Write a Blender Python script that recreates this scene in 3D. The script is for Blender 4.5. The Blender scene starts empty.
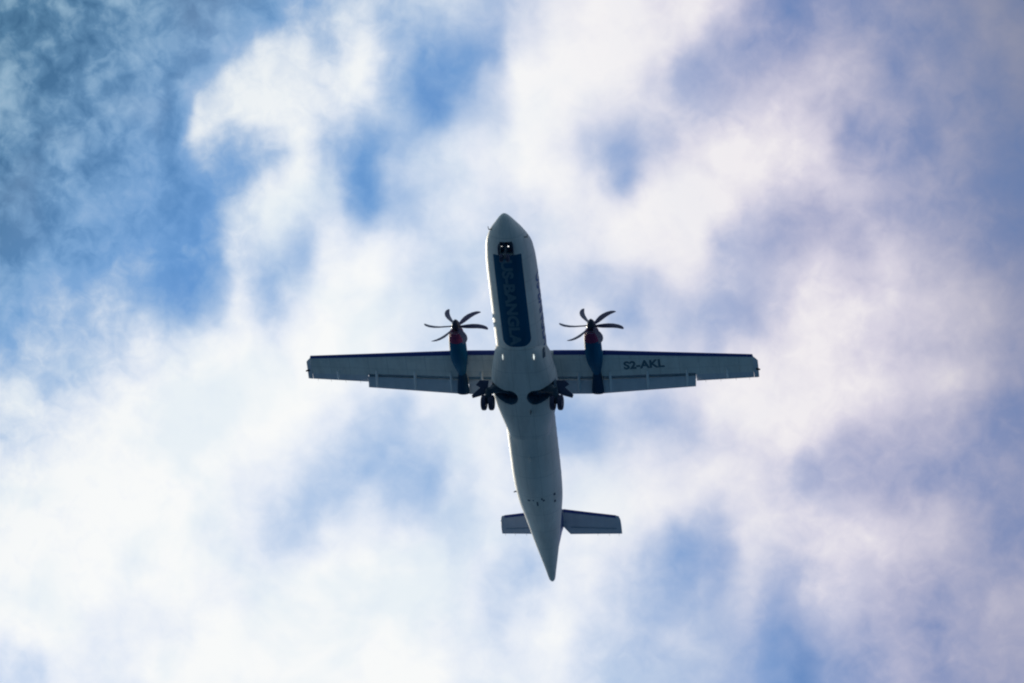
import bpy, bmesh, math
from mathutils import Vector, Matrix

R = math.radians
SC = bpy.context.scene
COL = SC.collection

# ------------------------------------------------------------------ camera
# a photographer on the ground, looking steeply up at an aircraft on approach
cam_data = bpy.data.cameras.new('camera')
cam = bpy.data.objects.new('camera', cam_data)
COL.objects.link(cam)
right = Vector((-0.10107685, 0.98455177, 0.14297299))
up = Vector((0.82895841, 0.00388418, 0.55929677))
back = Vector((0.55010129, 0.17505061, -0.81654507))
cm = Matrix((right, up, back)).transposed().to_4x4()
cm.translation = Vector((0, 0, 1.7))
cam.matrix_world = cm
cam_data.sensor_width = 36.0
cam_data.lens = 36.0 / 0.14
cam_data.clip_start = 0.5
cam_data.clip_end = 60000
SC.camera = cam

# ------------------------------------------------------------------ exposure
SC.view_settings.view_transform = 'Standard'
SC.view_settings.look = 'None'
SC.view_settings.exposure = 0.0
SC.view_settings.gamma = 1.0
SC.view_settings.use_curve_mapping = False
SC.render.film_transparent = False
SC.cycles.pixel_filter_type = 'BLACKMAN_HARRIS'
SC.cycles.filter_width = 2.1      # long-lens softness

# ------------------------------------------------------------------ sun
SUN = Vector((-0.48772, -0.55630, 0.67280)).normalized()
sd = bpy.data.lights.new('sun', 'SUN')
sd.energy = 2.7
sd.angle = R(0.5)
sd.color = (1.0, 0.91, 0.74)
so = bpy.data.objects.new('sun', sd)
so.rotation_euler = SUN.to_track_quat('Z', 'Y').to_euler()
so.location = (0, 0, 60)
COL.objects.link(so)

# ------------------------------------------------------------------ world: clear sky and a broken cloud deck
world = bpy.data.worlds.new('World')
SC.world = world
world.use_nodes = True
wt = world.node_tree
wt.nodes.clear()


class NB:
    """tiny node-graph helper"""
    def __init__(s, t): s.t = t

    def n(s, kind, **kw):
        n = s.t.nodes.new(kind)
        for k, v in kw.items(): setattr(n, k, v)
        return n

    def put(s, sock, v):
        if v is None: return
        if isinstance(v, bpy.types.NodeSocket): s.t.links.new(v, sock)
        else: sock.default_value = v

    def m(s, op, a, b=None, c=None, clamp=False):
        n = s.n('ShaderNodeMath', operation=op, use_clamp=clamp)
        s.put(n.inputs[0], a); s.put(n.inputs[1], b); s.put(n.inputs[2], c)
        return n.outputs[0]

    def v(s, op, a, b=None, scale=None):
        n = s.n('ShaderNodeVectorMath', operation=op)
        s.put(n.inputs[0], a); s.put(n.inputs[1], b)
        if scale is not None: s.put(n.inputs['Scale'], scale)
        return n.outputs['Value'] if op in ('DOT_PRODUCT', 'LENGTH') else n.outputs[0]

    def xyz(s, x, y, z):
        n = s.n('ShaderNodeCombineXYZ')
        s.put(n.inputs[0], x); s.put(n.inputs[1], y); s.put(n.inputs[2], z)
        return n.outputs[0]

    def sep(s, v):
        n = s.n('ShaderNodeSeparateXYZ'); s.put(n.inputs[0], v)
        return n.outputs

    def ramp(s, fac, stops, interp='LINEAR'):
        n = s.n('ShaderNodeValToRGB')
        cr = n.color_ramp; cr.interpolation = interp
        while len(cr.elements) < len(stops): cr.elements.new(0.5)
        for e, (p, c) in zip(cr.elements, sorted(stops, key=lambda q: q[0])): e.position = p
        for e, (p, c) in zip(cr.elements, sorted(stops, key=lambda q: q[0])):
            e.color = (c, c, c, 1) if not hasattr(c, '__len__') else (*c, 1)
        s.put(n.inputs[0], fac)
        return n.outputs[0]

    def mix(s, fac, a, b, mode='MIX'):
        n = s.n('ShaderNodeMix', data_type='RGBA', blend_type=mode)
        s.put(n.inputs[0], fac); s.put(n.inputs[6], a); s.put(n.inputs[7], b)
        return n.outputs[2]

    def noise(s, vec, scale, detail=5, rough=0.5, dist=0.0, dim='3D'):
        n = s.n('ShaderNodeTexNoise', noise_dimensions=dim)
        s.put(n.inputs['Vector'], vec)
        n.inputs['Scale'].default_value = scale
        n.inputs['Detail'].default_value = detail
        n.inputs['Roughness'].default_value = rough
        n.inputs['Distortion'].default_value = dist
        return n

    def smooth(s, v, lo, hi, a=0.0, b=1.0):
        n = s.n('ShaderNodeMapRange', interpolation_type='SMOOTHSTEP', clamp=True)
        s.put(n.inputs[0], v)
        for i, q in enumerate((lo, hi, a, b)): n.inputs[1 + i].default_value = q
        return n.outputs[0]


def lin(r, g, b):
    f = lambda c: (c / 255 / 12.92) if c / 255 <= 0.04045 else ((c / 255 + 0.055) / 1.055) ** 2.4
    return (f(r), f(g), f(b))


W = NB(wt)
tc = W.n('ShaderNodeTexCoord')
dirv = tc.outputs['Generated']
dx, dy, dz = W.sep(dirv)
dzc = W.m('MAXIMUM', dz, 0.05)
# where the line of sight meets the flat cloud deck
px = W.m('DIVIDE', dx, dzc)
py = W.m('DIVIDE', dy, dzc)
# cloud-deck coordinates: one unit = one cell of the cover table below
cu = W.m('ADD', W.m('ADD', W.m('MULTIPLY', px, -18.948983), W.m('MULTIPLY', py, 183.578008)), 42.163047)
cv = W.m('SUBTRACT', W.m('ADD', W.m('MULTIPLY', px, -152.071139), W.m('MULTIPLY', py, -0.655776)), 92.723002)
deck = W.xyz(cu, cv, 0.0)
# billow: push the cover table around with two sizes of turbulence
w1 = W.noise(deck, 0.36, 3, 0.5).outputs['Color']
w2 = W.noise(deck, .80, 3, 0.5).outputs['Color']
warp = W.v('ADD', W.v('SCALE', W.v('SUBTRACT', w1, (.5, .5, .5)), scale=.75),
           W.v('SCALE', W.v('SUBTRACT', w2, (.5, .5, .5)), scale=.75))
wu, wv, _ = W.sep(W.v('ADD', deck, warp))

COVER = [
    '22122211256767767899898413344563',
    '22223313886964448999984345543367',
    '42123159998951269999735667735535',
    '42132299988762679988876876463444',
    '12223274595257889865689998332542',
    '12234115997267789984999988765422',
    '11431137987357877889999754654442',
    '11124227758987777889996547476533',
    '35544137569987677767687788787765',
    '36675458689988776785765479988886',
    '56768899899987775677776989876665',
    '86688999999888888888889999998985',
    '88899999998768887456579999887642',
    '78999999987667887557767898555543',
    '99999998876555787888889874554335',
    '99999998766866788899997888765753',
    '99999988668888787888645888898753',
    '99999998899999876887655767876555',
    '99989988999999877887656757765456',
    '99888899999998878977676635555356',
    '78889999999999888876666531335445',
]
ucoord = W.m('DIVIDE', W.m('ADD', wu, 0.5), 32.0, clamp=True)
acc = None
wsum = None
for j, row in enumerate(COVER):
    assert len(row) == 32, (j, len(row))
    d = W.m('SUBTRACT', wv, float(j))
    g = W.m('EXPONENT', W.m('MULTIPLY', W.m('MULTIPLY', d, d), -1.7))
    rv = W.ramp(ucoord, [((i + .5) / 32, int(ch) / 9.0) for i, ch in enumerate(row)], 'EASE')
    term = W.m('MULTIPLY', g, rv)
    acc = term if acc is None else W.m('ADD', acc, term)
    wsum = g if wsum is None else W.m('ADD', wsum, g)
table = W.m('DIVIDE', acc, W.m('MAXIMUM', wsum, 1e-4))
# beyond the table the same kind of broken cloud goes on over the whole sky
far = W.smooth(W.noise(deck, 0.13, 6, 0.55).outputs['Fac'], 0.36, 0.66)
du = W.m('ABSOLUTE', W.m('SUBTRACT', cu, 15.5))
dv = W.m('ABSOLUTE', W.m('SUBTRACT', cv, 10.0))
inside = W.m('MULTIPLY', W.smooth(du, 16.5, 21.0, 1.0, 0.0), W.smooth(dv, 11.0, 15.0, 1.0, 0.0))
cover = W.m('ADD', W.m('MULTIPLY', table, inside), W.m('MULTIPLY', far, W.m('SUBTRACT', 1.0, inside)))
side = W.smooth(W.m('ADD', cu, W.m('MULTIPLY', cv, -0.26)), 11.0, 24.0)
# wisps: ragged in the thin parts, soft in the thick ones
n1 = W.m('SUBTRACT', W.noise(deck, 0.80, 4, 0.5, 0.5).outputs['Fac'], 0.5)
n2 = W.m('SUBTRACT', W.noise(deck, 1.8, 5, 0.58, 0.5).outputs['Fac'], 0.5)
streaky = W.smooth(W.m('MULTIPLY', W.m('ADD', cu, W.m('MULTIPLY', cv, .8)), -1.0), -18.0, -7.0, .42, 1.25)
streaky = W.m('MAXIMUM', streaky, W.m('MULTIPLY', side, .72))
thin = W.m('MULTIPLY', streaky, W.m('SUBTRACT', 1.0, W.m('MULTIPLY', cover, .66)))
det = W.m('MULTIPLY', W.m('ADD', W.m('MULTIPLY', n1, 0.85), W.m('MULTIPLY', n2, 0.60)), thin)
cover = W.m('ADD', cover, det, clamp=True)
# thin cloud veils little of the blue, thick cloud all of it
alpha = W.ramp(cover, [(0, 0.10), (.12, .15), (.3, .27), (.5, .43), (.7, .65), (.85, .83), (1, 1)], 'B_SPLINE')

# clouds: thin bright veils on one side of the deck, a thicker lilac-grey layer on the other
c_thin = W.ramp(cover, [(0, lin(108, 140, 165)), (.3, lin(170, 202, 230)), (.6, lin(210, 226, 243)), (.85, lin(242, 246, 252)), (1, lin(251, 252, 251))])
c_thick = W.ramp(cover, [(0, lin(128, 138, 176)), (.3, lin(158, 160, 190)), (.6, lin(200, 194, 211)), (.85, lin(230, 222, 231)), (1, lin(242, 237, 240))])
c_thick = W.mix(W.smooth(cu, 26.0, 33.0, 0.0, .42), c_thick, (*lin(138, 134, 152), 1))
murk = W.m('MULTIPLY', W.smooth(W.m('SUBTRACT', cu, W.m('MULTIPLY', cv, .55)), 22.0, 32.0), 0.62)
c_thick = W.mix(murk, c_thick, (*lin(98, 102, 120), 1))
cn = W.noise(deck, 0.26, 4, 0.5, .4).outputs['Fac']     # thickness of the bright layer
c_thin = W.mix(W.m('MULTIPLY', W.smooth(cn, .46, .66), .5), c_thin, (*lin(218, 233, 244), 1))
cloud = W.mix(side, c_thin, c_thick)
alpha = W.m('MAXIMUM', alpha, W.m('MULTIPLY', side, W.m('ADD', W.m('MULTIPLY', cover, .35), .55)))
haze_side = W.smooth(W.m('MULTIPLY', W.m('ADD', cu, cv), -1.0), -19.0, 1.0)
alpha = W.m('MAXIMUM', alpha, W.m('MULTIPLY', haze_side, .9))
cloud = W.mix(haze_side, cloud, W.ramp(cover, [(0, lin(56, 95, 126)), (.2, lin(84, 124, 154)), (.45, lin(142, 174, 194)), (1, lin(220, 230, 238))]))

sky = W.n('ShaderNodeTexSky', sky_type='NISHITA')
sky.sun_disc = False
sky.sun_elevation = math.asin(SUN.z)
sky.sun_rotation = math.atan2(SUN.x, SUN.y)
sky.altitude = 0
sky.air_density = 1.0
sky.dust_density = 0.6
sky.ozone_density = 2.0
bg_sky = W.n('ShaderNodeBackground')
W.put(bg_sky.inputs[0], W.mix(1.0, sky.outputs[0], (.42, .98, 1.50, 1), 'MULTIPLY'))
bg_sky.inputs[1].default_value = 0.09
bg_cloud = W.n('ShaderNodeBackground')
W.put(bg_cloud.inputs[0], cloud)
bg_cloud.inputs[1].default_value = 1.0
mixs = W.n('ShaderNodeMixShader')
W.put(mixs.inputs[0], alpha)
wt.links.new(bg_sky.outputs[0], mixs.inputs[1])
wt.links.new(bg_cloud.outputs[0], mixs.inputs[2])
wo = W.n('ShaderNodeOutputWorld')
wt.links.new(mixs.outputs[0], wo.inputs['Surface'])
try:
    world.cycles.sampling_method = 'MANUAL'
    world.cycles.sample_map_resolution = 1024
except Exception:
    pass


# ------------------------------------------------------------------ materials
def mat(name, base, rough=0.4, metal=0.0, dirt=0.0, emit=None, estr=0.0, coat=0.0, spec=0.5, lines=False):
    m = bpy.data.materials.new(name)
    m.use_nodes = True
    t = m.node_tree
    b = t.nodes['Principled BSDF']
    b.inputs['Roughness'].default_value = rough
    b.inputs['Metallic'].default_value = metal
    b.inputs['Coat Weight'].default_value = coat
    b.inputs['Specular IOR Level'].default_value = spec
    N = NB(t)
    oc = N.n('ShaderNodeTexCoord').outputs['Object']
    k = N.v('MULTIPLY', oc, (0.35, 1.6, 1.6))       # streaks run with the airflow
    a = N.noise(k, 1.3, 6, 0.6).outputs['Fac']
    f = N.smooth(a, 0.35, 0.75)
    dark = tuple(c * (1 - dirt) for c in base)
    c = N.mix(f, (*base, 1), (*dark, 1))
    if lines:                                       # skin joints and access panels, a few millimetres wide
        x, y, z = N.sep(oc)
        def seam(v_, period, w_, off): return N.m('LESS_THAN', N.m('FRACT', N.m('DIVIDE', N.m('ADD', v_, off), period)), w_)
        if lines == 'hull':
            around = N.m('ARCTAN2', y, N.m('MULTIPLY', z, -1.0))
            l1 = N.m('MAXIMUM', seam(x, 1.53, .022, 40.37), seam(N.m('ADD', around, 7.0), .62, .03, .11))
        else:
            l1 = N.m('MAXIMUM', seam(y, 1.17, .028, 40.2), seam(x, .83, .03, 40.05))
        bt = N.n('ShaderNodeTexVoronoi', feature='F1', distance='CHEBYCHEV')
        N.put(bt.inputs['Vector'], N.v('MULTIPLY', oc, (.62, .8, .0)))
        bt.inputs['Scale'].default_value = 1.0
        tone = N.m('MULTIPLY', N.sep(bt.outputs['Color'])[0], .16)
        c = N.mix(tone, c, (*[q * .5 for q in base], 1))
        c = N.mix(N.m('MULTIPLY', l1, 0.34), c, (*[q * .35 for q in base], 1))
    N.put(b.inputs['Base Color'], c)
    r = N.m('ADD', N.m('MULTIPLY', N.noise(oc, 5, 3).outputs['Fac'], 0.16), rough - 0.08)
    N.put(b.inputs['Roughness'], r)
    if emit:
        b.inputs['Emission Color'].default_value = (*emit, 1)
        b.inputs['Emission Strength'].default_value = estr
    return m


M_white = mat('white_paint', (.84, .79, .71), .55, dirt=.14, lines='hull', spec=.25)
M_fair = mat('fairing_paint', (.78, .74, .67), .55, dirt=.2, spec=.25, lines='hull')
M_wing = mat('wing_grey_paint', (.86, .84, .76), .5, dirt=.16, lines='wing')
M_flap = mat('flap_grey_paint', (.70, .70, .72), .5, dirt=.12)
M_track = mat('pale_fairing_paint', (.93, .94, .92), .5, dirt=.15)
M_boot = mat('black_rubber_boot', (.030, .055, .26), .65)
M_navy = mat('navy_paint', (.002, .095, .185), .7, dirt=.2, spec=.15)
M_nac = mat('nacelle_navy_paint', (.002, .115, .225), .65, dirt=.25, spec=.15)
M_exh = mat('dark_navy_exhaust_fairing', (.010, .060, .125), .7, dirt=.4, spec=.15)  # darker navy than the nacelle
M_red = mat('maroon_paint', (.27, .045, .12), .6, dirt=.2, spec=.2)
M_fin = mat('fin_blue_paint', (.02, .06, .26), .35, dirt=.1, coat=.3)
M_blueltr = mat('side_lettering_paint', (.06, .13, .30), .4)
M_ltr = mat('belly_lettering_paint', (.11, .20, .25), .7, spec=.15)
M_reg = mat('registration_paint', (.06, .16, .21), .5)
M_tyre = mat('tyre_rubber', (.025, .03, .07), .75)
M_leg = mat('gear_leg_paint', (.03, .06, .09), .45, dirt=.4)
M_steel = mat('bright_steel', (.5, .55, .58), .3, metal=.8)
M_door = mat('gear_door_paint', (.05, .06, .12), .5, dirt=.3)
M_bay = mat('wheel_bay_primer', (.10, .22, .32), .8, dirt=.5)
M_blade = mat('propeller_blade_composite', (.030, .024, .080), .4)
M_spin = mat('spinner_paint', (.02, .02, .045), .35, coat=.3)
M_glass = mat('window_glass', (.02, .025, .035), .08)
M_dark = mat('dark_vent', (.012, .018, .025), .7)
M_vent = mat('vent_mesh', (.07, .10, .13), .7)
M_cove = mat('cove_shade_hinge_gap', (.11, .22, .30), .8)  # dark tone stands in for the shade inside the flap slot
M_lamp = mat('landing_lamp', (.9, .9, .9), .2, emit=(1, .97, .92), estr=2.2)
M_lamp2 = mat('wing_root_lamp', (.9, .9, .9), .2, emit=(.92, 1, .95), estr=1.0)
M_tail = mat('tailplane_paint', (.62, .66, .72), .5, dirt=.12)


# ------------------------------------------------------------------ mesh helpers
# aircraft frame: s = metres aft of the nose, y = to port, z = up from the cabin axis
def P(s, y, z): return Vector((13.0 - s, y, z))


def link(name, bm, m, parent, smooth=True, bevel=0.0):
    bmesh.ops.recalc_face_normals(bm, faces=bm.faces)
    me = bpy.data.meshes.new(name)
    bm.to_mesh(me); bm.free()
    for p in me.polygons: p.use_smooth = smooth
    me.materials.append(m)
    o = bpy.data.objects.new(name, me)
    COL.objects.link(o)
    o.parent = parent
    if smooth:
        try: me.set_sharp_from_angle(angle=R(38))
        except Exception: pass
    return o


def loft(bm, rings, cap=True):
    rr = [[bm.verts.new(p) for p in ring] for ring in rings]
    n = len(rr[0])
    for a, b in zip(rr, rr[1:]):
        for i in range(n):
            j = (i + 1) % n
            bm.faces.new((a[i], a[j], b[j], b[i]))
    if cap:
        bm.faces.new(rr[0]); bm.faces.new(rr[-1])
    return rr


def box(bm, s0, s1, y0, y1, z0, z1):
    v = [bm.verts.new(P(s, y, z)) for s in (s0, s1) for y in (y0, y1) for z in (z0, z1)]
    for f in ((0, 1, 3, 2), (4, 5, 7, 6), (0, 1, 5, 4), (2, 3, 7, 6), (0, 2, 6, 4), (1, 3, 7, 5)):
        bm.faces.new([v[i] for i in f])


def tube(bm, pts, radii, n=14):
    rings = []
    for i, p in enumerate(pts):
        a = pts[max(i - 1, 0)]; b = pts[min(i + 1, len(pts) - 1)]
        t = (b - a).normalized()
        u = t.orthogonal().normalized() if i == 0 else (u - t * u.dot(t)).normalized()
        w = t.cross(u)
        rings.append([p + (u * math.cos(k * 2 * math.pi / n) + w * math.sin(k * 2 * math.pi / n)) * radii[i] for k in range(n)])
    loft(bm, rings)


def disc_wheel(bm, c, axis, prof, n=28):
    """lathe: prof = [(offset along axis, radius)]"""
    axis = axis.normalized(); u = axis.orthogonal().normalized(); w = axis.cross(u)
    rings = [[c + axis * a + (u * math.cos(k * 2 * math.pi / n) + w * math.sin(k * 2 * math.pi / n)) * r for k in range(n)] for a, r in prof]
    loft(bm, rings)


def interp(tab, s):
    """smooth (monotone) interpolation of a table of rows (s, a, b, ...)"""
    if s <= tab[0][0]: return tab[0][1:]
    if s >= tab[-1][0]: return tab[-1][1:]
    k = max(i for i in range(len(tab) - 1) if tab[i][0] <= s)
    h = tab[k + 1][0] - tab[k][0]; t = (s - tab[k][0]) / h
    out = []
    for c in range(1, len(tab[0])):
        def sl(i): return (tab[i + 1][c] - tab[i][c]) / (tab[i + 1][0] - tab[i][0])
        d = sl(k)
        def tan(i):
            if i <= 0: return sl(0)
            if i >= len(tab) - 1: return sl(len(tab) - 2)
            p, q = sl(i - 1), sl(i)
            return 0.0 if p * q <= 0 else 2 * p * q / (p + q)
        m0, m1 = tan(k) * h, tan(k + 1) * h
        out.append((2 * t**3 - 3 * t**2 + 1) * tab[k][c] + (t**3 - 2 * t**2 + t) * m0 + (-2 * t**3 + 3 * t**2) * tab[k + 1][c] + (t**3 - t**2) * m1)
    return out


def ball(bm, c, r, n=8):
    bmesh.ops.create_uvsphere(bm, u_segments=n * 2, v_segments=n, radius=r, matrix=Matrix.Translation(c))


# ------------------------------------------------------------------ unseen ground sheet, added and coloured blue to light the belly
def setting(o):
    o['kind'] = 'structure'
    return o


gb = bmesh.new()
bmesh.ops.create_grid(gb, x_segments=24, y_segments=24, size=20000)
gm = bpy.data.materials.new('bounce_ground_blue')  # blue chosen for the light the unseen sheet throws up
gm.use_nodes = True
G = NB(gm.node_tree)
gt = G.n('ShaderNodeTexCoord').outputs['Object']
gf = G.smooth(G.noise(gt, 0.004, 8, 0.6).outputs['Fac'], 0.42, 0.58)
gd = G.noise(gt, 0.3, 6, 0.65).outputs['Fac']
gc = G.mix(gf, (.010, .054, .115, 1), (.018, .068, .130, 1))
gc = G.mix(G.m('MULTIPLY', gd, .3), gc, (.03, .07, .12, 1))
G.put(gm.node_tree.nodes['Principled BSDF'].inputs['Base Color'], gc)
gm.node_tree.nodes['Principled BSDF'].inputs['Roughness'].default_value = .45
gm.node_tree.nodes['Principled BSDF'].inputs['Specular IOR Level'].default_value = .3
g = link('bounce_ground', gb, gm, None, smooth=False)
setting(g)

# ------------------------------------------------------------------ the airliner
plane = bpy.data.objects.new('airliner', None)
COL.objects.link(plane)
plane.empty_display_size = 3
plane.location = (-240.52338, -74.81579, 353.22104)
plane['label'] = 'white twin propeller airliner with navy belly panel flying overhead with its wheels down'
plane['category'] = 'airplane'

FUS = [  # s, top, bottom, half width
    (0.00, -.47, -.475, .005), (.04, -.37, -.57, .11), (.15, -.26, -.68, .24), (.35, -.13, -.80, .41), (.65, .04, -.93, .62), (1.0, .20, -1.04, .88),
    (1.5, .50, -1.16, 1.13), (2.0, .84, -1.25, 1.30), (2.6, 1.16, -1.32, 1.40), (3.3, 1.34, -1.37, 1.46),
    (4.2, 1.40, -1.39, 1.485), (8.0, 1.40, -1.39, 1.485), (18.0, 1.40, -1.39, 1.46), (19.2, 1.40, -1.28, 1.43), (20.4, 1.39, -1.06, 1.35),
    (22.0, 1.36, -.64, 1.10), (24.0, 1.24, -.12, .77), (25.5, 1.06, .24, .48), (26.5, .90, .46, .28),
    (27.0, .82, .54, .18), (27.16, .74, .62, .08)]


def fus_pt(s, phi, off=0.0):
    """phi = 0 at the keel, 90 deg at port side"""
    t, b, w = interp(FUS, s)
    zc, hz = (t + b) / 2, (t - b) / 2
    n = Vector((0, math.sin(phi) / max(w, .01), -math.cos(phi) / max(hz, .01))).normalized()
    return P(s, w * math.sin(phi), zc - hz * math.cos(phi)) + n * off


def belly_pt(s, y, off=0.0):
    w = interp(FUS, s)[2]
    return fus_pt(s, math.asin(max(-1, min(1, y / w))), off)


NS = 96
ss = [0, .04, .09, .15, .24, .35, .5, .65, .82, 1.0, 1.25, 1.5, 1.75, 2.0, 2.3, 2.6, 2.95, 3.3, 3.75, 4.2]
s = 4.8
while s < 18: ss.append(s); s += .8
ss += [18 + .4 * i for i in range(0, 22)] + [26.75, 27.0, 27.09, 27.16]
fb = bmesh.new()
loft(fb, [[fus_pt(q, k * 2 * math.pi / NS) for k in range(NS)] for q in ss])
fuselage = link('fuselage', fb, M_white, plane)


# belly fairing (sponsons) round the wheel bays
BF = [  # s, half width, bottom z
    (8.95, 1.18, -1.385), (9.4, 1.48, -1.44), (10.0, 1.64, -1.49), (10.8, 1.83, -1.53), (11.6, 1.94, -1.56), (12.2, 1.95, -1.57), (13.0, 1.85, -1.57),
    (13.9, 1.64, -1.55), (14.7, 1.42, -1.51), (15.30, 1.30, -1.47)]


def bf_pt(q, phi, off=0.0):
    w, zb = interp(BF, q)
    zt = -.25 + .0 * w
    hz = (zt - zb)
    cy, cz = math.sin(phi), math.cos(phi)
    e = 2.7
    r = (abs(cy) ** e + abs(cz) ** e) ** (-1 / e)
    return P(q, w * r * cy, zt - hz * r * cz) + Vector((0, cy, -cz)) * off


bb = bmesh.new()
qs = [8.95 + i * (15.30 - 8.95) / 40 for i in range(41)]
loft(bb, [[bf_pt(q, (k / 48 - .5) * math.pi * 1.1) for k in range(49)] + [P(q, .6, .35), P(q, -.6, .35)] for q in qs])
fairing = link('belly_fairing', bb, M_fair, plane)


# --- wheel bays are real holes: cut both skins, then line them
def outline_main(sgn):
    c = (12.27, .76); r = .50
    pts = []
    for k in range(0, 19):                     # round inboard end that takes the wheels
        a = math.pi * (k / 18)
        pts.append((c[0] - r * math.cos(a), c[1] - r * math.sin(a)))
    pts += [(12.70, 1.05), (12.50, 1.45), (12.30, 1.75), (12.2, 2.2), (11.45, 2.2), (11.52, 1.75), (11.64, 1.4), (11.77, 1.05)]
    return [(a, b * sgn) for a, b in pts]


def bf_z(q, y):
    w, zb = interp(BF, q)
    k = min(.999, abs(y) / w)
    return -.25 - (-.25 - zb) * (1 - k ** 2.7) ** (1 / 2.7)


def prism(bm, pts, z0, z1, open_bottom=False):
    lo = [bm.verts.new(P(a, b, z0)) for a, b in pts]
    hi = [bm.verts.new(P(a, b, z1)) for a, b in pts]
    n = len(pts)
    for i in range(n):
        j = (i + 1) % n
        bm.faces.new((lo[i], lo[j], hi[j], hi[i]))
    bm.faces.new(hi)
    if not open_bottom: bm.faces.new(lo)


def nose_bay(): return [(1.54, -.34), (1.54, .42), (2.39, .42), (2.39, -.34)]


def cut(target, pts, z0, z1):
    cb = bmesh.new(); prism(cb, pts, z0, z1)
    c = link('cutter', cb, M_bay, None, smooth=False)
    c.parent = plane
    bpy.context.view_layer.update()
    md = target.modifiers.new('cut', 'BOOLEAN'); md.operation = 'DIFFERENCE'; md.object = c; md.solver = 'EXACT'
    dg = bpy.context.evaluated_depsgraph_get()
    me = bpy.data.meshes.new_from_object(target.evaluated_get(dg), preserve_all_data_layers=True, depsgraph=dg)
    target.modifiers.clear()
    old = target.data; target.data = me; bpy.data.meshes.remove(old)
    me.name = target.name
    bpy.data.objects.remove(c)
    for p in me.polygons: p.use_smooth = True
    try: me.set_sharp_from_angle(angle=R(38))
    except Exception: pass


for sg in (-1, 1):
    cut(fairing, outline_main(sg), -2.2, -.55)
    cut(fuselage, outline_main(sg), -2.2, -.54)
    lb = bmesh.new(); prism(lb, [(12.2 + (a - 12.2) * .985, sg * 1.2 + (max(-1.86, min(1.86, b)) - sg * 1.2) * .985) for a, b in outline_main(sg)], -1.18, -.56, open_bottom=True)
    for v_ in lb.verts:
        if v_.co.z < -1.0: v_.co.z = bf_z(13.0 - v_.co.x, v_.co.y) + .02
    link('wheel_bay', lb, M_bay, plane, smooth=False)
cut(fuselage, nose_bay(), -2.0, -.62)
lb = bmesh.new(); prism(lb, [(1.99 + (a - 1.99) * .98, .04 + (b - .04) * .98) for a, b in nose_bay()], -1.02, -.63, open_bottom=True)
link('nose_wheel_bay', lb, M_bay, plane, smooth=False)


# --- conforming sheets (paint areas, glazing, lettering) a few mm proud of the skin
def sheet_from(bm, fn, step_x=.2, step_y=.08):
    """bm is flat in XY; cut it finely, then map every vertex with fn(x, y)"""
    xs = [v.co.x for v in bm.verts]; ys = [v.co.y for v in bm.verts]
    def slices(lo, hi, st, ax):
        k = math.ceil(lo / st) * st
        while k < hi:
            co = Vector((0, 0, 0)); co[ax] = k; no = Vector((0, 0, 0)); no[ax] = 1
            bmesh.ops.bisect_plane(bm, geom=bm.verts[:] + bm.edges[:] + bm.faces[:], plane_co=co, plane_no=no, dist=1e-5)
            k += st
    slices(min(xs), max(xs), step_x, 0); slices(min(ys), max(ys), step_y, 1)
    for v in bm.verts: v.co = fn(v.co.x, v.co.y)


def rounded(x0, x1, y0, y1, r0, r1, n=8):
    """outline; r0 = corner radius at x0, r1 = at x1"""
    pts = []
    for cx, cy, r, a0 in ((x1 - r1, y1 - r1, r1, 0), (x0 + r0, y1 - r0, r0, 90), (x0 + r0, y0 + r0, r0, 180), (x1 - r1, y0 + r1, r1, 270)):
        for k in range(n + 1):
            a = R(a0 + 90 * k / n); pts.append((cx + r * math.cos(a), cy + r * math.sin(a)))
    return pts


def flat(pts):
    bm = bmesh.new(); bm.faces.new([bm.verts.new((x, y, 0)) for x, y in pts]); return bm


def text_flat(txt, length, height, bold=.02):
    cu_ = bpy.data.curves.new('lettering', 'FONT'); cu_.body = txt; cu_.size = 1; cu_.offset = bold; cu_.resolution_u = 4
    o = bpy.data.objects.new('lettering', cu_); COL.objects.link(o)
    bpy.context.view_layer.update()
    dg = bpy.context.evaluated_depsgraph_get()
    me = bpy.data.meshes.new_from_object(o.evaluated_get(dg))
    bm = bmesh.new(); bm.from_mesh(me)
    bpy.data.objects.remove(o); bpy.data.curves.remove(cu_); bpy.data.meshes.remove(me)
    x0 = min(v.co.x for v in bm.verts); x1 = max(v.co.x for v in bm.verts)
    y0 = min(v.co.y for v in bm.verts); y1 = max(v.co.y for v in bm.verts)
    for v in bm.verts:
        v.co = Vector(((v.co.x - x0) / (x1 - x0) * length, (v.co.y - y0) / (y1 - y0) * height, 0))
    return bm


pb = flat(rounded(2.40, 8.74, -.80, .86, .06, .48))
sheet_from(pb, lambda x, y: belly_pt(x, y, .010), .4, .1)
link('belly_panel', pb, M_navy, plane)
tb = text_flat('US-BANGLA', 6.0, .68, .045)
sheet_from(tb, lambda x, y: belly_pt(x + 2.68, y - .36, .018), .5, .1)
link('belly_lettering', tb, M_ltr, plane)

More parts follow.
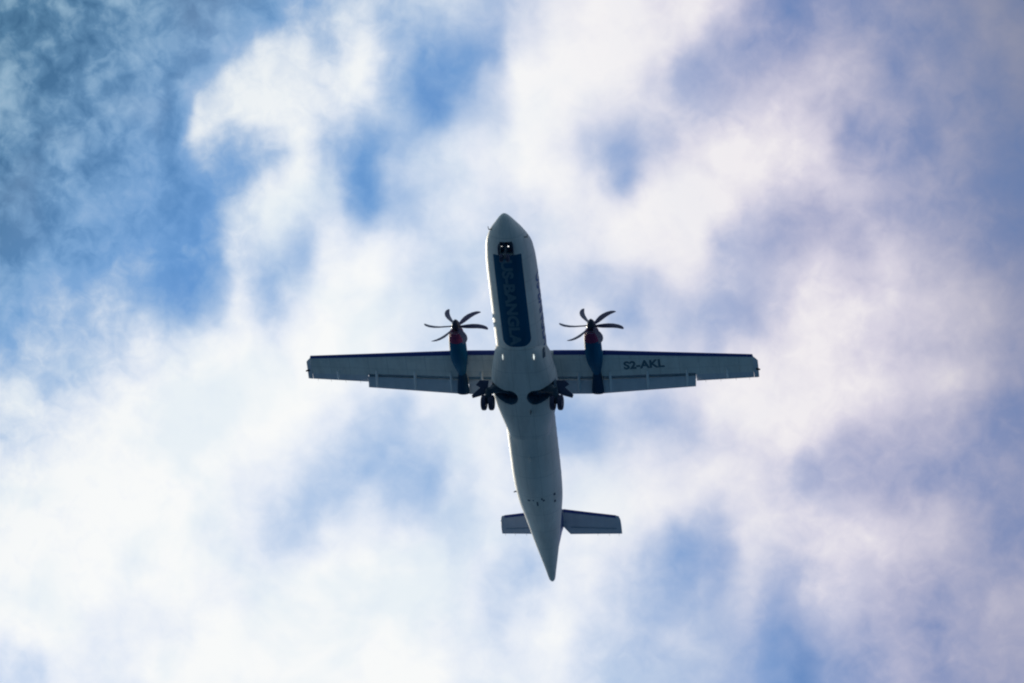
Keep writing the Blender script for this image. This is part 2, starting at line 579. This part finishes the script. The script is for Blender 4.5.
for sg in (-1, 1):     # name along each cabin side
    sb = text_flat('US-BANGLA', 5.1, .85, .03)
    if sg > 0: fn = lambda x, y: fus_pt(4.3 + x, R(71) + y / 1.42, .012)
    else: fn = lambda x, y: fus_pt(4.3 + 5.1 - x, -R(83) - y / 1.42, .012)
    sheet_from(sb, fn, .5, .1)
    link('side_lettering', sb, M_blueltr, plane)
    for k in range(19):  # cabin windows
        c = 4.7 + .79 * k
        wb_ = flat(rounded(-.12, .12, -.18, .18, .09, .09, 4))
        sheet_from(wb_, lambda x, y, c=c, sg=sg: fus_pt(c + x, sg * (R(108) + y / 1.42), .008), .3, .12)
        link('cabin_window', wb_, M_glass, plane)
    for (a0, a1, b0, b1) in ((1.75, 2.25, 128, 172), (2.0, 2.62, 100, 126)):
        wb_ = flat([(a0, b0), (a1, b0 + 1), (a1 + .05, b1), (a0 + .1, b1)])
        sheet_from(wb_, lambda x, y, sg=sg: fus_pt(x, sg * R(y), .008), .2, 6)
        link('windshield', wb_, M_glass, plane)

# small belly vents and access marks toward the tail
for (a, b, l, w) in ((19.98, -.46, .12, .16), (19.94, -.18, .10, .08), (20.22, .04, .34, .09), (19.85, .34, .16, .08), (19.98, .44, .12, .12), (9.55, 1.40, .5, .14)):
    vb = flat(rounded(a - l / 2, a + l / 2, b - w / 2, b + w / 2, .03, .03, 3))
    if a < 15:
        sheet_from(vb, lambda x, y: bf_pt(x, math.atan2(y / interp(BF, x)[0], math.sqrt(max(0.05, 1 - (y / interp(BF, x)[0]) ** 2.7)) ) * 1.0, .012), .2, .1)
    else:
        sheet_from(vb, lambda x, y: belly_pt(x, y, .012), .2, .1)
    link('vent', vb, M_vent, plane)
for (a, b, l, w) in ((19.75, 1.06, .18, .10), (20.30, 1.02, .18, .10)):
    vb = flat(rounded(a - l / 2, a + l / 2, b - w / 2, b + w / 2, .03, .03, 3))
    sheet_from(vb, lambda x, y: belly_pt(x, y, .012), .2, .1)
    link('vent', vb, M_vent, plane)


def fin_blade(name, s0, s1, y, z0, h, m):
    a = bmesh.new()
    rings = []
    for f in (0, 1):
        c0, c1 = s0 + f * (s1 - s0) * .45, s1
        z = z0 - f * h; t = .03 * (1 - .5 * f)
        rings.append([P(c0, y, z), P((c0 + c1) / 2, y + t, z), P(c1, y, z), P((c0 + c1) / 2, y - t, z)])
    loft(a, rings)
    return link(name, a, m, plane, smooth=False)


fin_blade('blade_antenna', 13.05, 13.35, .42, -1.50, .28, M_dark)
fin_blade('blade_antenna', 16.6, 16.9, 0, -1.36, .26, M_white)
for sg in (-1, 1):      # pitot probes either side of the nose
    a = bmesh.new()
    p0 = fus_pt(.98 if sg < 0 else 1.55, sg * R(70))
    tube(a, [p0 - Vector((0, sg * .05, 0)), p0 + Vector((.0, sg * .16, -.02)), p0 + Vector((.20, sg * .18, -.02))], [.035, .03, .02], 8)
    link('pitot_probe', a, M_dark, plane)
a = bmesh.new()
p0 = fus_pt(20.0, -R(80)); tube(a, [p0, p0 + Vector((-.05, -.16, -.02))], [.05, .03], 8)
link('drain_mast', a, M_dark, plane)


# ------------------------------------------------------------------ wing
def wz(y): y = abs(y); return 1.50 + max(0, y - 4.05) * .060
def wle(y): y = abs(y); return 10.95 + max(0, y - 4.05) * .076
def wte(y): y = abs(y); return 13.55 - max(0, y - 4.05) * .027
def wth(y): y = abs(y); return .17 - max(0, y - 4.05) / 9.25 * .035


def thick(x, t):
    return 5 * t * (.2969 * math.sqrt(max(x, 0)) - .126 * x - .3516 * x * x + .2843 * x**3 - .1036 * x**4)


def camb(x): return .03 * 4 * x * (1 - x) * .6


def wpt(y, x, side, off=0.0):
    """x = chord fraction, side = +1 upper / -1 lower"""
    c = wte(y) - wle(y)
    z = (camb(x) + side * (thick(x, wth(y)) + off / c) * (1.05 if side > 0 else .9)) * c
    return P(wle(y) + x * c, y, wz(y) + z)


LOWX = [0, .005, .015, .03, .06, .1, .16, .25, .35, .45, .55, .63, .70]
UPX = [.005, .015, .03, .06, .1, .16, .25, .35, .45, .55, .65, .75, .82, .88, .93]


def main_ring(y):
    r = [wpt(y, x, 1) for x in reversed(UPX)] + [wpt(y, x, -1) for x in LOWX]
    a = r[-1]; b = r[0]
    r += [a + Vector((.03, 0, .20)), b + Vector((.05, 0, -.03))]
    return r


def full_ring(y, xt=.995):
    return [wpt(y, x, 1) for x in [xt] + list(reversed(UPX))] + [wpt(y, x, -1) for x in LOWX + [.8, .92, xt]]


a = bmesh.new()
ys = [-9.85, -7.8, -6, -4.05, -2, 0, 2, 4.05, 6, 7.8, 9.85]
loft(a, [main_ring(y) for y in ys])
for sg in (-1, 1):
    def out_ring(y): return [wpt(y, x, 1) for x in reversed(UPX[:-3])] + [wpt(y, x, -1) for x in LOWX] + [wpt(y, .75, -1), wpt(y, .77, 1)]
    loft(a, [out_ring(sg * y) for y in (9.852, 10.6, 11.5, 12.4, 13.3)])
wing = link('wing', a, M_wing, plane)

for sg in (-1, 1):
    # aileron
    a = bmesh.new()
    loft(a, [[wpt(sg * y, x, 1, -.008) for x in (.995, .9, .74)] + [wpt(sg * y, x, -1, -.008) for x in (.74, .9, .995)] for y in (9.88, 11.5, 13.28)])
    link('aileron', a, M_flap, plane)
    # flaps, lowered for landing
    for (y0, y1) in ((1.25, 3.72), (4.32, 9.85)):
        a = bmesh.new(); rings = []
        for y in (y0, (y0 + y1) / 2, y1):
            c = wte(y) - wle(y)
            o = P(wle(y) + .785 * c, y * sg, wz(y) - .035 * c)
            L = .325 * c; th = R(25); ring = []
            for x, zz in ((1, .004), (.7, .05), (.4, .085), (.15, .07), (.03, .03), (0, 0), (.03, -.035), (.15, -.055), (.4, -.045), (.7, -.022), (1, -.004)):
                ring.append(o + Vector((-(x * math.cos(th) + zz * math.sin(th)), 0, -x * math.sin(th) + zz * math.cos(th))) * L)
            rings.append(ring)
        loft(a, rings)
        link('flap', a, M_flap, plane)
        a = bmesh.new()          # strip in the flap slot, the slot's shade put into its dark colour
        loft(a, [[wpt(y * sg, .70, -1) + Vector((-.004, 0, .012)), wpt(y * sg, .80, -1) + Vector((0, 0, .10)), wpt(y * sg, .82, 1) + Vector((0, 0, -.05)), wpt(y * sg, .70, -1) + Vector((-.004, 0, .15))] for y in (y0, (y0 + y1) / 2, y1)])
        link('flap_cove_shade', a, M_cove, plane, smooth=False)
    # rubber de-icing boots wrapped round the leading edge
    for (y0, y1) in ((1.55, 3.60), (4.52, 13.28)):
        a = bmesh.new(); rings = []
        n = 8
        for i in range(n + 1):
            y = (y0 + (y1 - y0) * i / n) * sg
            xs = [.065, .04, .02, .008, .002]
            outer = [wpt(y, x, 1, .012) for x in xs] + [wpt(y, 0, 1) + Vector((.012, 0, 0))] + [wpt(y, x, -1, .012) for x in reversed([.085] + xs)]
            inner = [wpt(y, x, 1, -.01) for x in xs] + [wpt(y, 0, 1) - Vector((.01, 0, 0))] + [wpt(y, x, -1, -.01) for x in reversed([.085] + xs)]
            rings.append(outer + inner[::-1])
        loft(a, rings)
        link('deicing_boot', a, M_boot, plane)
    # tip fairing
    a = bmesh.new(); rings = []
    for y, x0, x1, k in ((13.30, .0, 1.0, 1.0), (13.34, .10, 1.0, .9), (13.46, .17, 1.0, .7), (13.58, .26, .99, .25)):
        yy = y * sg; c = wte(y) - wle(y); ring = []
        for i in range(20):
            t = i / 20 * 2 * math.pi
            x = x0 + (x1 - x0) * (.5 - .5 * math.cos(t))
            zz = camb(x) * c + math.sin(t) * .5 * thick(max(.02, min(.9, x)), wth(y)) * 1.6 * c * k
            ring.append(P(wle(y) + x * c, yy, wz(y) + zz))
        rings.append(ring)
    loft(a, rings)
    tip = link('wing_tip', a, M_flap, plane)
    a = bmesh.new()
    c = wte(13.4) - wle(13.4)
    tube(a, [P(wle(13.5) + .62 * c, 13.45 * sg, wz(13.5)), P(wle(13.5) + .66 * c, 13.68 * sg, wz(13.5))], [.07, .045], 10)
    link('tip_light', a, M_dark, tip)
    # flap track and hinge fairings
    for i, y in enumerate((2.92, 4.78, 7.0, 9.34, 11.72)):
        a = bmesh.new(); c = wte(y) - wle(y); ail = (i == 4)
        s0 = wle(y) + .56 * c; s1 = wte(y) + (-.05 if ail else .10)
        zb = wpt(y, .6, -1).z; rings = []
        for f in [0, .1, .3, .5, .7, .88, 1]:
            wid = .085 * math.sin(math.pi * min(.97, max(.08, f * .9 + .06))) ** .6 * (.85 if ail else 1)
            ext = 0 if ail else max(0, f - .45) * .62
            hz = (.12 if not ail else .08) * math.sin(math.pi * min(.94, max(.08, f))) ** .7 + .02
            cz = zb - .02 - ext + (f * .05)
            cs = s0 + (s1 - s0) * f
            rings.append([P(cs, y * sg + wid * math.cos(t), cz + hz * math.sin(t)) for t in [k * 2 * math.pi / 12 for k in range(12)]])
        loft(a, rings)
        link('flap_track_fairing', a, M_track, plane)

# static discharge wicks on the trailing edges
for sg in (-1, 1):
    for y in (10.4, 11.3, 12.2, 13.0):
        a = bmesh.new(); q = wpt(sg * y, .99, 1)
        tube(a, [q + Vector((.03, 0, 0)), q + Vector((-.16, 0, -.02))], [.009, .006], 6)
        link('static_wick', a, M_dark, plane)
    for y in (2.2, 2.9, 3.5):
        a = bmesh.new()
        tube(a, [P(26.84, y * sg, 5.17), P(27.02, y * sg, 5.15)], [.009, .006], 6)
        link('static_wick', a, M_dark, plane)

# registration under the port wing
rb = text_flat('S2-AKL', 2.42, .60, .036)
sheet_from(rb, lambda x, y: wpt(5.66 + x, (12.33 - (x * .03) - y - wle(5.66 + x)) / (wte(5.66 + x) - wle(5.66 + x)), -1, .012), .4, .1)
link('registration_lettering', rb, M_reg, plane)

# wing to fuselage fairing on top of the cabin
a = bmesh.new(); rings = []
for q, w, h in ((9.7, .9, 1.42), (10.2, 1.3, 1.62), (10.9, 1.56, 1.78), (12, 1.62, 1.86), (13.3, 1.56, 1.74), (14.4, 1.25, 1.52), (15.4, .8, 1.40)):
    ring = []
    for k in range(25):
        t = math.pi * k / 24
        e = 2.6; r = (abs(math.cos(t)) ** e + abs(math.sin(t)) ** e) ** (-1 / e)
        ring.append(P(q, w * r * math.cos(t), .75 + (h - .75) * r * math.sin(t)))
    rings.append(ring)
loft(a, rings)
link('wing_root_fairing', a, M_fair, plane)


# ------------------------------------------------------------------ engines and propellers
NAC = [  # s, centre z, half width, half height
    (9.20, 1.19, .33, .36), (9.35, 1.12, .42, .46), (9.8, 1.05, .49, .58), (10.4, 1.02, .51, .64), (11.0, 1.06, .50, .64), (11.5, 1.14, .44, .58),
    (11.9, 1.24, .35, .48), (12.25, 1.33, .26, .40), (12.5, 1.38, .21, .34)]


def nac_ring(q, off=0.0):
    zc, w, h = interp(NAC, q); return lambda cy: [P(q, cy + (w + off) * math.sin(t), zc - (h + off) * math.cos(t)) for t in [k * 2 * math.pi / 40 for k in range(40)]]


SPLIT = 9.78


def engine(cy):
    a = bmesh.new()
    loft(a, [nac_ring(SPLIT + .004 + (12.5 - SPLIT) * i / 18)(cy) for i in range(19)])
    nac = link('nacelle', a, M_nac, plane)
    a = bmesh.new()
    loft(a, [nac_ring(9.2 + (SPLIT - 9.2) * i / 6, .0 if i else -.03)(cy) for i in range(7)])
    cowl = link('nacelle_cowl', a, M_red, plane)
    # chin intake with a pale lip
    a = bmesh.new(); rings = []
    for q, r, w in ((9.52, .0, .30), (9.30, .0, .30), (9.18, .0, .27), (9.16, .0, .21), (9.30, .0, .17)):
        rings.append([P(q, cy + w * math.sin(t), .74 - .46 * w * math.cos(t)) for t in [k * 2 * math.pi / 24 for k in range(24)]])
    loft(a, rings)
    intake = link('air_intake', a, M_red, plane)
    a = bmesh.new()
    loft(a, [[P(q, cy + w * math.sin(t), .74 - .46 * w * math.cos(t)) for t in [k * 2 * math.pi / 24 for k in range(24)]] for q, w in ((9.19, .25), (9.150, .235), (9.18, .20))], cap=False)
    link('intake_lip', a, M_steel, intake)
    # rear nacelle / jet pipe fairing between the flaps
    a = bmesh.new(); rings = []
    for q, zc, w, h in ((11.9, 1.34, .18, .26), (12.3, 1.30, .22, .30), (12.7, 1.24, .27, .30), (13.2, 1.14, .33, .28), (13.66, 1.04, .37, .20), (13.68, 1.04, .35, .17)):
        rings.append([P(q, cy + w * math.sin(t), zc - h * math.cos(t)) for t in [k * 2 * math.pi / 24 for k in range(24)]])
    loft(a, rings)
    link('exhaust_fairing', a, M_exh, plane)
    # propeller: an assembly of its own, hub > spinner + blades
    HS, HZ = 9.04, 1.23
    a = bmesh.new()
    prof = [(-.22, .27), (-.05, .29), (.10, .27), (.25, .22), (.38, .15), (.47, .07), (.50, .01)]
    disc_wheel(a, P(HS, cy, HZ), Vector((1, 0, 0)), prof, 24)
    prop = link('propeller', a, M_spin, plane)
    for k in range(6):
        th = R(-1.5 + 60 * k)
        a = bmesh.new(); rings = []
        #         radius, chord, pitch, sweep(deg), thickness
        for r, c, be, sw, tk in ((.22, .12, 50, 0, .10), (.42, 0.192, 41, 1.5, .07), (.7, 0.271, 31, 3.0, .08), (1.0, 0.328, 22, 3.6, .07), (1.3, 0.339, 16, 2.6, .06),
                             (1.6, 0.316, 12, -.2, .05), (1.82, 0.266, 10, -3.4, .04), (1.93, 0.192, 9, -5.6, .012), (1.985, .08, 9, -7.2, .008)):
            al = th + R(sw)
            rad = Vector((0, math.cos(al), math.sin(al))); tan = Vector((0, -math.sin(al), math.cos(al))); fw = Vector((1, 0, 0))
            ch = tan * math.cos(R(be)) + fw * math.sin(R(be)); nn = ch.cross(rad)
            cc = P(HS, cy, HZ) + rad * r
            rings.append([cc + ch * (c / 2) * math.cos(t) + nn * tk / 2 * math.sin(t) * (1 + .5 * math.cos(t)) for t in [j * 2 * math.pi / 14 for j in range(14)]])
        loft(a, rings)
        link('propeller_blade', a, M_blade, prop)


for cy in (-4.05, 4.05): engine(cy)

# ------------------------------------------------------------------ tail
# fin with dorsal fillet
a = bmesh.new(); rings = []
for z, l, t, w in ((.9, 21.3, 26.55, .22), (1.8, 22.1, 26.75, .21), (3.0, 23.1, 26.82, .20), (4.2, 24.05, 26.80, .19), (5.1, 24.75, 26.72, .18)):
    ring = []
    for i in range(24):
        q = i / 24 * 2 * math.pi; x = .5 + .5 * math.cos(q)
        ring.append(P(l + (t - l) * x, math.sin(q) * w * (1.35 * (1 - x) ** .35 if x > .3 else 1.2), z))
    rings.append(ring)
loft(a, rings)
fin = link('tail_fin', a, M_fin, plane)
a = bmesh.new()
loft(a, [[P(17.4, .0, 1.30), P(21.9, .13, 1.1), P(22.0, .0, 1.98), P(21.9, -.13, 1.1)], [P(22.4, .0, 1.30), P(22.5, .13, 1.1), P(22.6, .0, 2.3), P(22.5, -.13, 1.1)]])
link('dorsal_fin', a, M_white, plane, smooth=False)

TZ = 5.17
for sg in (-1, 1):
    a = bmesh.new(); rings = []; 
    for y, l, t, th in ((.0, 25.02, 26.30, .20), (.14, 25.04, 26.36, .20), (.30, 25.06, 26.60, .19), (.52, 25.10, 26.90, .18), (1.8, 25.28, 26.885, .15), (3.45, 25.51, 26.87, .12), (3.60, 25.56, 26.87, .10), (3.68, 25.80, 26.86, .07), (3.70, 26.1, 26.85, .03)):
        ring = []
        for i in range(22):
            q = i / 22 * 2 * math.pi; x = .5 - .5 * math.cos(q)
            ring.append(P(l + (t - l) * x, y * sg, TZ + math.sin(q) * th / 2 * (1.25 if x < .4 else 1.25 * (1 - (x - .4) / .62))))
        rings.append(ring)
    loft(a, rings)
    hs = link('tailplane', a, M_tail, plane)
    a = bmesh.new(); rings = []
    for y, l, th in ((.25, 25.045, .19), (1.8, 25.27, .15), (3.42, 25.50, .12)):
        rings.append([P(l - .012, y * sg, TZ), P(l + .03, y * sg, TZ + th * .33), P(l + .13, y * sg, TZ + th * .55), P(l + .13, y * sg, TZ - th * .60), P(l + .03, y * sg, TZ - th * .37)])
    loft(a, rings)
    link('deicing_boot', a, M_boot, plane)
    a = bmesh.new()   # hinge gap of the elevator
    v = [P(26.32, .6 * sg, TZ - .085), P(26.345, .6 * sg, TZ - .085), P(26.475, 3.4 * sg, TZ - .055), P(26.45, 3.4 * sg, TZ - .055)]
    loft(a, [v, [p + Vector((0, 0, .05)) for p in v]])
    link('elevator_hinge_gap', a, M_cove, hs, smooth=False)
a = bmesh.new(); rings = []
for q, r in ((24.4, .02), (24.6, .10), (25.0, .17), (25.8, .19), (26.4, .13), (26.7, .02)):
    rings.append([P(q, r * math.cos(t), TZ + r * .8 * math.sin(t)) for t in [k * 2 * math.pi / 16 for k in range(16)]])
loft(a, rings)
link('tail_bullet_fairing', a, M_fin, plane)


# ------------------------------------------------------------------ undercarriage
def wheel(c, rad, wid, parent):
    a = bmesh.new(); h = wid / 2
    disc_wheel(a, c, Vector((0, 1, 0)), [(-h * .55, rad * .52), (-h * .9, rad * .70), (-h, rad * .85), (-h * .75, rad * .96), (-h * .3, rad), (h * .3, rad), (h * .75, rad * .96), (h, rad * .85), (h * .9, rad * .70), (h * .55, rad * .52)])
    w = link('wheel', a, M_tyre, parent)
    a = bmesh.new()
    disc_wheel(a, c, Vector((0, 1, 0)), [(-h * .8, rad * .12), (-h * .7, rad * .44), (-h * .5, rad * .515), (h * .5, rad * .515), (h * .7, rad * .44), (h * .8, rad * .12)])
    link('rim', a, M_leg, w)


for sg in (-1, 1):
    hub = P(12.45, 2.06 * sg, -1.76)
    knee = P(11.86, 1.96 * sg, -1.42)
    a = bmesh.new()
    tube(a, [P(11.86, 1.30 * sg, -1.02), P(11.84, 1.70 * sg, -1.18), knee], [.27, .26, .22])
    tube(a, [knee + Vector((.14, 0, .06)), P(12.2, 2.04 * sg, -1.62), hub], [.21, .20, .17])
    tube(a, [hub + Vector((0, -.34, 0)), hub + Vector((0, .34, 0))], [.085, .085], 12)
    leg = link('main_gear_leg', a, M_leg, plane)
    a = bmesh.new()
    tube(a, [P(11.95, 1.86 * sg, -1.10), P(12.10, 1.96 * sg, -1.40), P(12.35, 2.04 * sg, -1.62)], [.10, .10, .07])
    link('shock_strut', a, M_steel, leg)
    a = bmesh.new()
    tube(a, [P(12.05, .95 * sg, -1.15), P(11.9, 1.5 * sg, -1.32), P(11.85, 1.95 * sg, -1.5)], [.13, .13, .12])
    link('side_brace', a, M_leg, leg)
    for d in (-.225, .225):
        wheel(hub + Vector((0, d, 0)), .46, .29, leg)
    # leg door, hanging open outboard of the leg
    a = bmesh.new()
    v = [P(11.40, 2.02 * sg, -1.00), P(11.36, 2.55 * sg, -1.05), P(11.62, 2.78 * sg, -1.12), P(11.75, 2.52 * sg, -1.22), P(12.14, 3.04 * sg, -1.46), P(12.28, 2.98 * sg, -1.54), P(12.15, 2.50 * sg, -1.50), P(12.05, 2.12 * sg, -1.40)]
    loft(a, [v, [p + Vector((0, .01, .05)) for p in v]])
    link('gear_door', a, M_door, plane, smooth=False)

# nose gear
hub = P(2.12, .04, -1.98)
a = bmesh.new()
tube(a, [P(1.80, .04, -.9), P(1.98, .04, -1.5), P(2.08, .04, -1.86)], [.10, .09, .07])
tube(a, [hub + Vector((0, -.26, 0)), hub + Vector((0, .26, 0))], [.05, .05], 10)
tube(a, [P(2.08, .04, -1.84), hub], [.07, .06], 10)
tube(a, [P(2.3, .04, -1.0), P(2.02, .04, -1.62)], [.05, .045], 10)
nl = link('nose_gear_leg', a, M_leg, plane)
for d in (-.19, .19): wheel(hub + Vector((0, d, 0)), .235, .17, nl)
for d, e in ((-.19, .018), (.20, .036)):
    a = bmesh.new()
    disc_wheel(a, P(1.66, .04 + d, -1.46), Vector((.75, 0, -.45)), [(-.1, .05), (-.02, e + .03), (.03, e + .03)], 18)
    hl = link('landing_light', a, M_leg, nl)
    a = bmesh.new()
    disc_wheel(a, P(1.66, .04 + d, -1.46), Vector((.75, 0, -.45)), [(.032, e), (.05, e * .7)], 18)
    link('lamp_glass', a, M_lamp, hl)
for sg in (-1, 1):
    a = bmesh.new()
    v = [P(1.64, .04 + .39 * sg, -1.08), P(2.34, .04 + .39 * sg, -1.22), P(2.30, .04 + .43 * sg, -1.50), P(1.70, .04 + .43 * sg, -1.42)]
    loft(a, [v, [p + Vector((0, .03 * sg, 0)) for p in v]])
    link('nose_gear_door', a, M_door, plane, smooth=False)

# landing lights in the front of the belly fairing
for y, w in ((-.93, .025), (.93, .045)):
    a = bmesh.new()
    for_pts = []
    q0, q1 = 9.33, 9.66
    ring_a = []
    for q in (q0, (q0 + q1) / 2, q1):
        hw, zb = interp(BF, q)
        best = None
        for k in range(400):     # the skin point of the fairing at this y
            ph = k / 400 * math.pi / 2
            p = bf_pt(q, ph)
            if p.y >= abs(y): best = p; break
        z = best.z
        k = 1 if q == (q0 + q1) / 2 else .35
        ring_a.append([P(q, y - w * k, z - .012), P(q, y, z - .045), P(q, y + w * k, z - .012), P(q, y, z + .04)])
    loft(a, ring_a)
    link('wing_root_light', a, M_lamp2, plane)
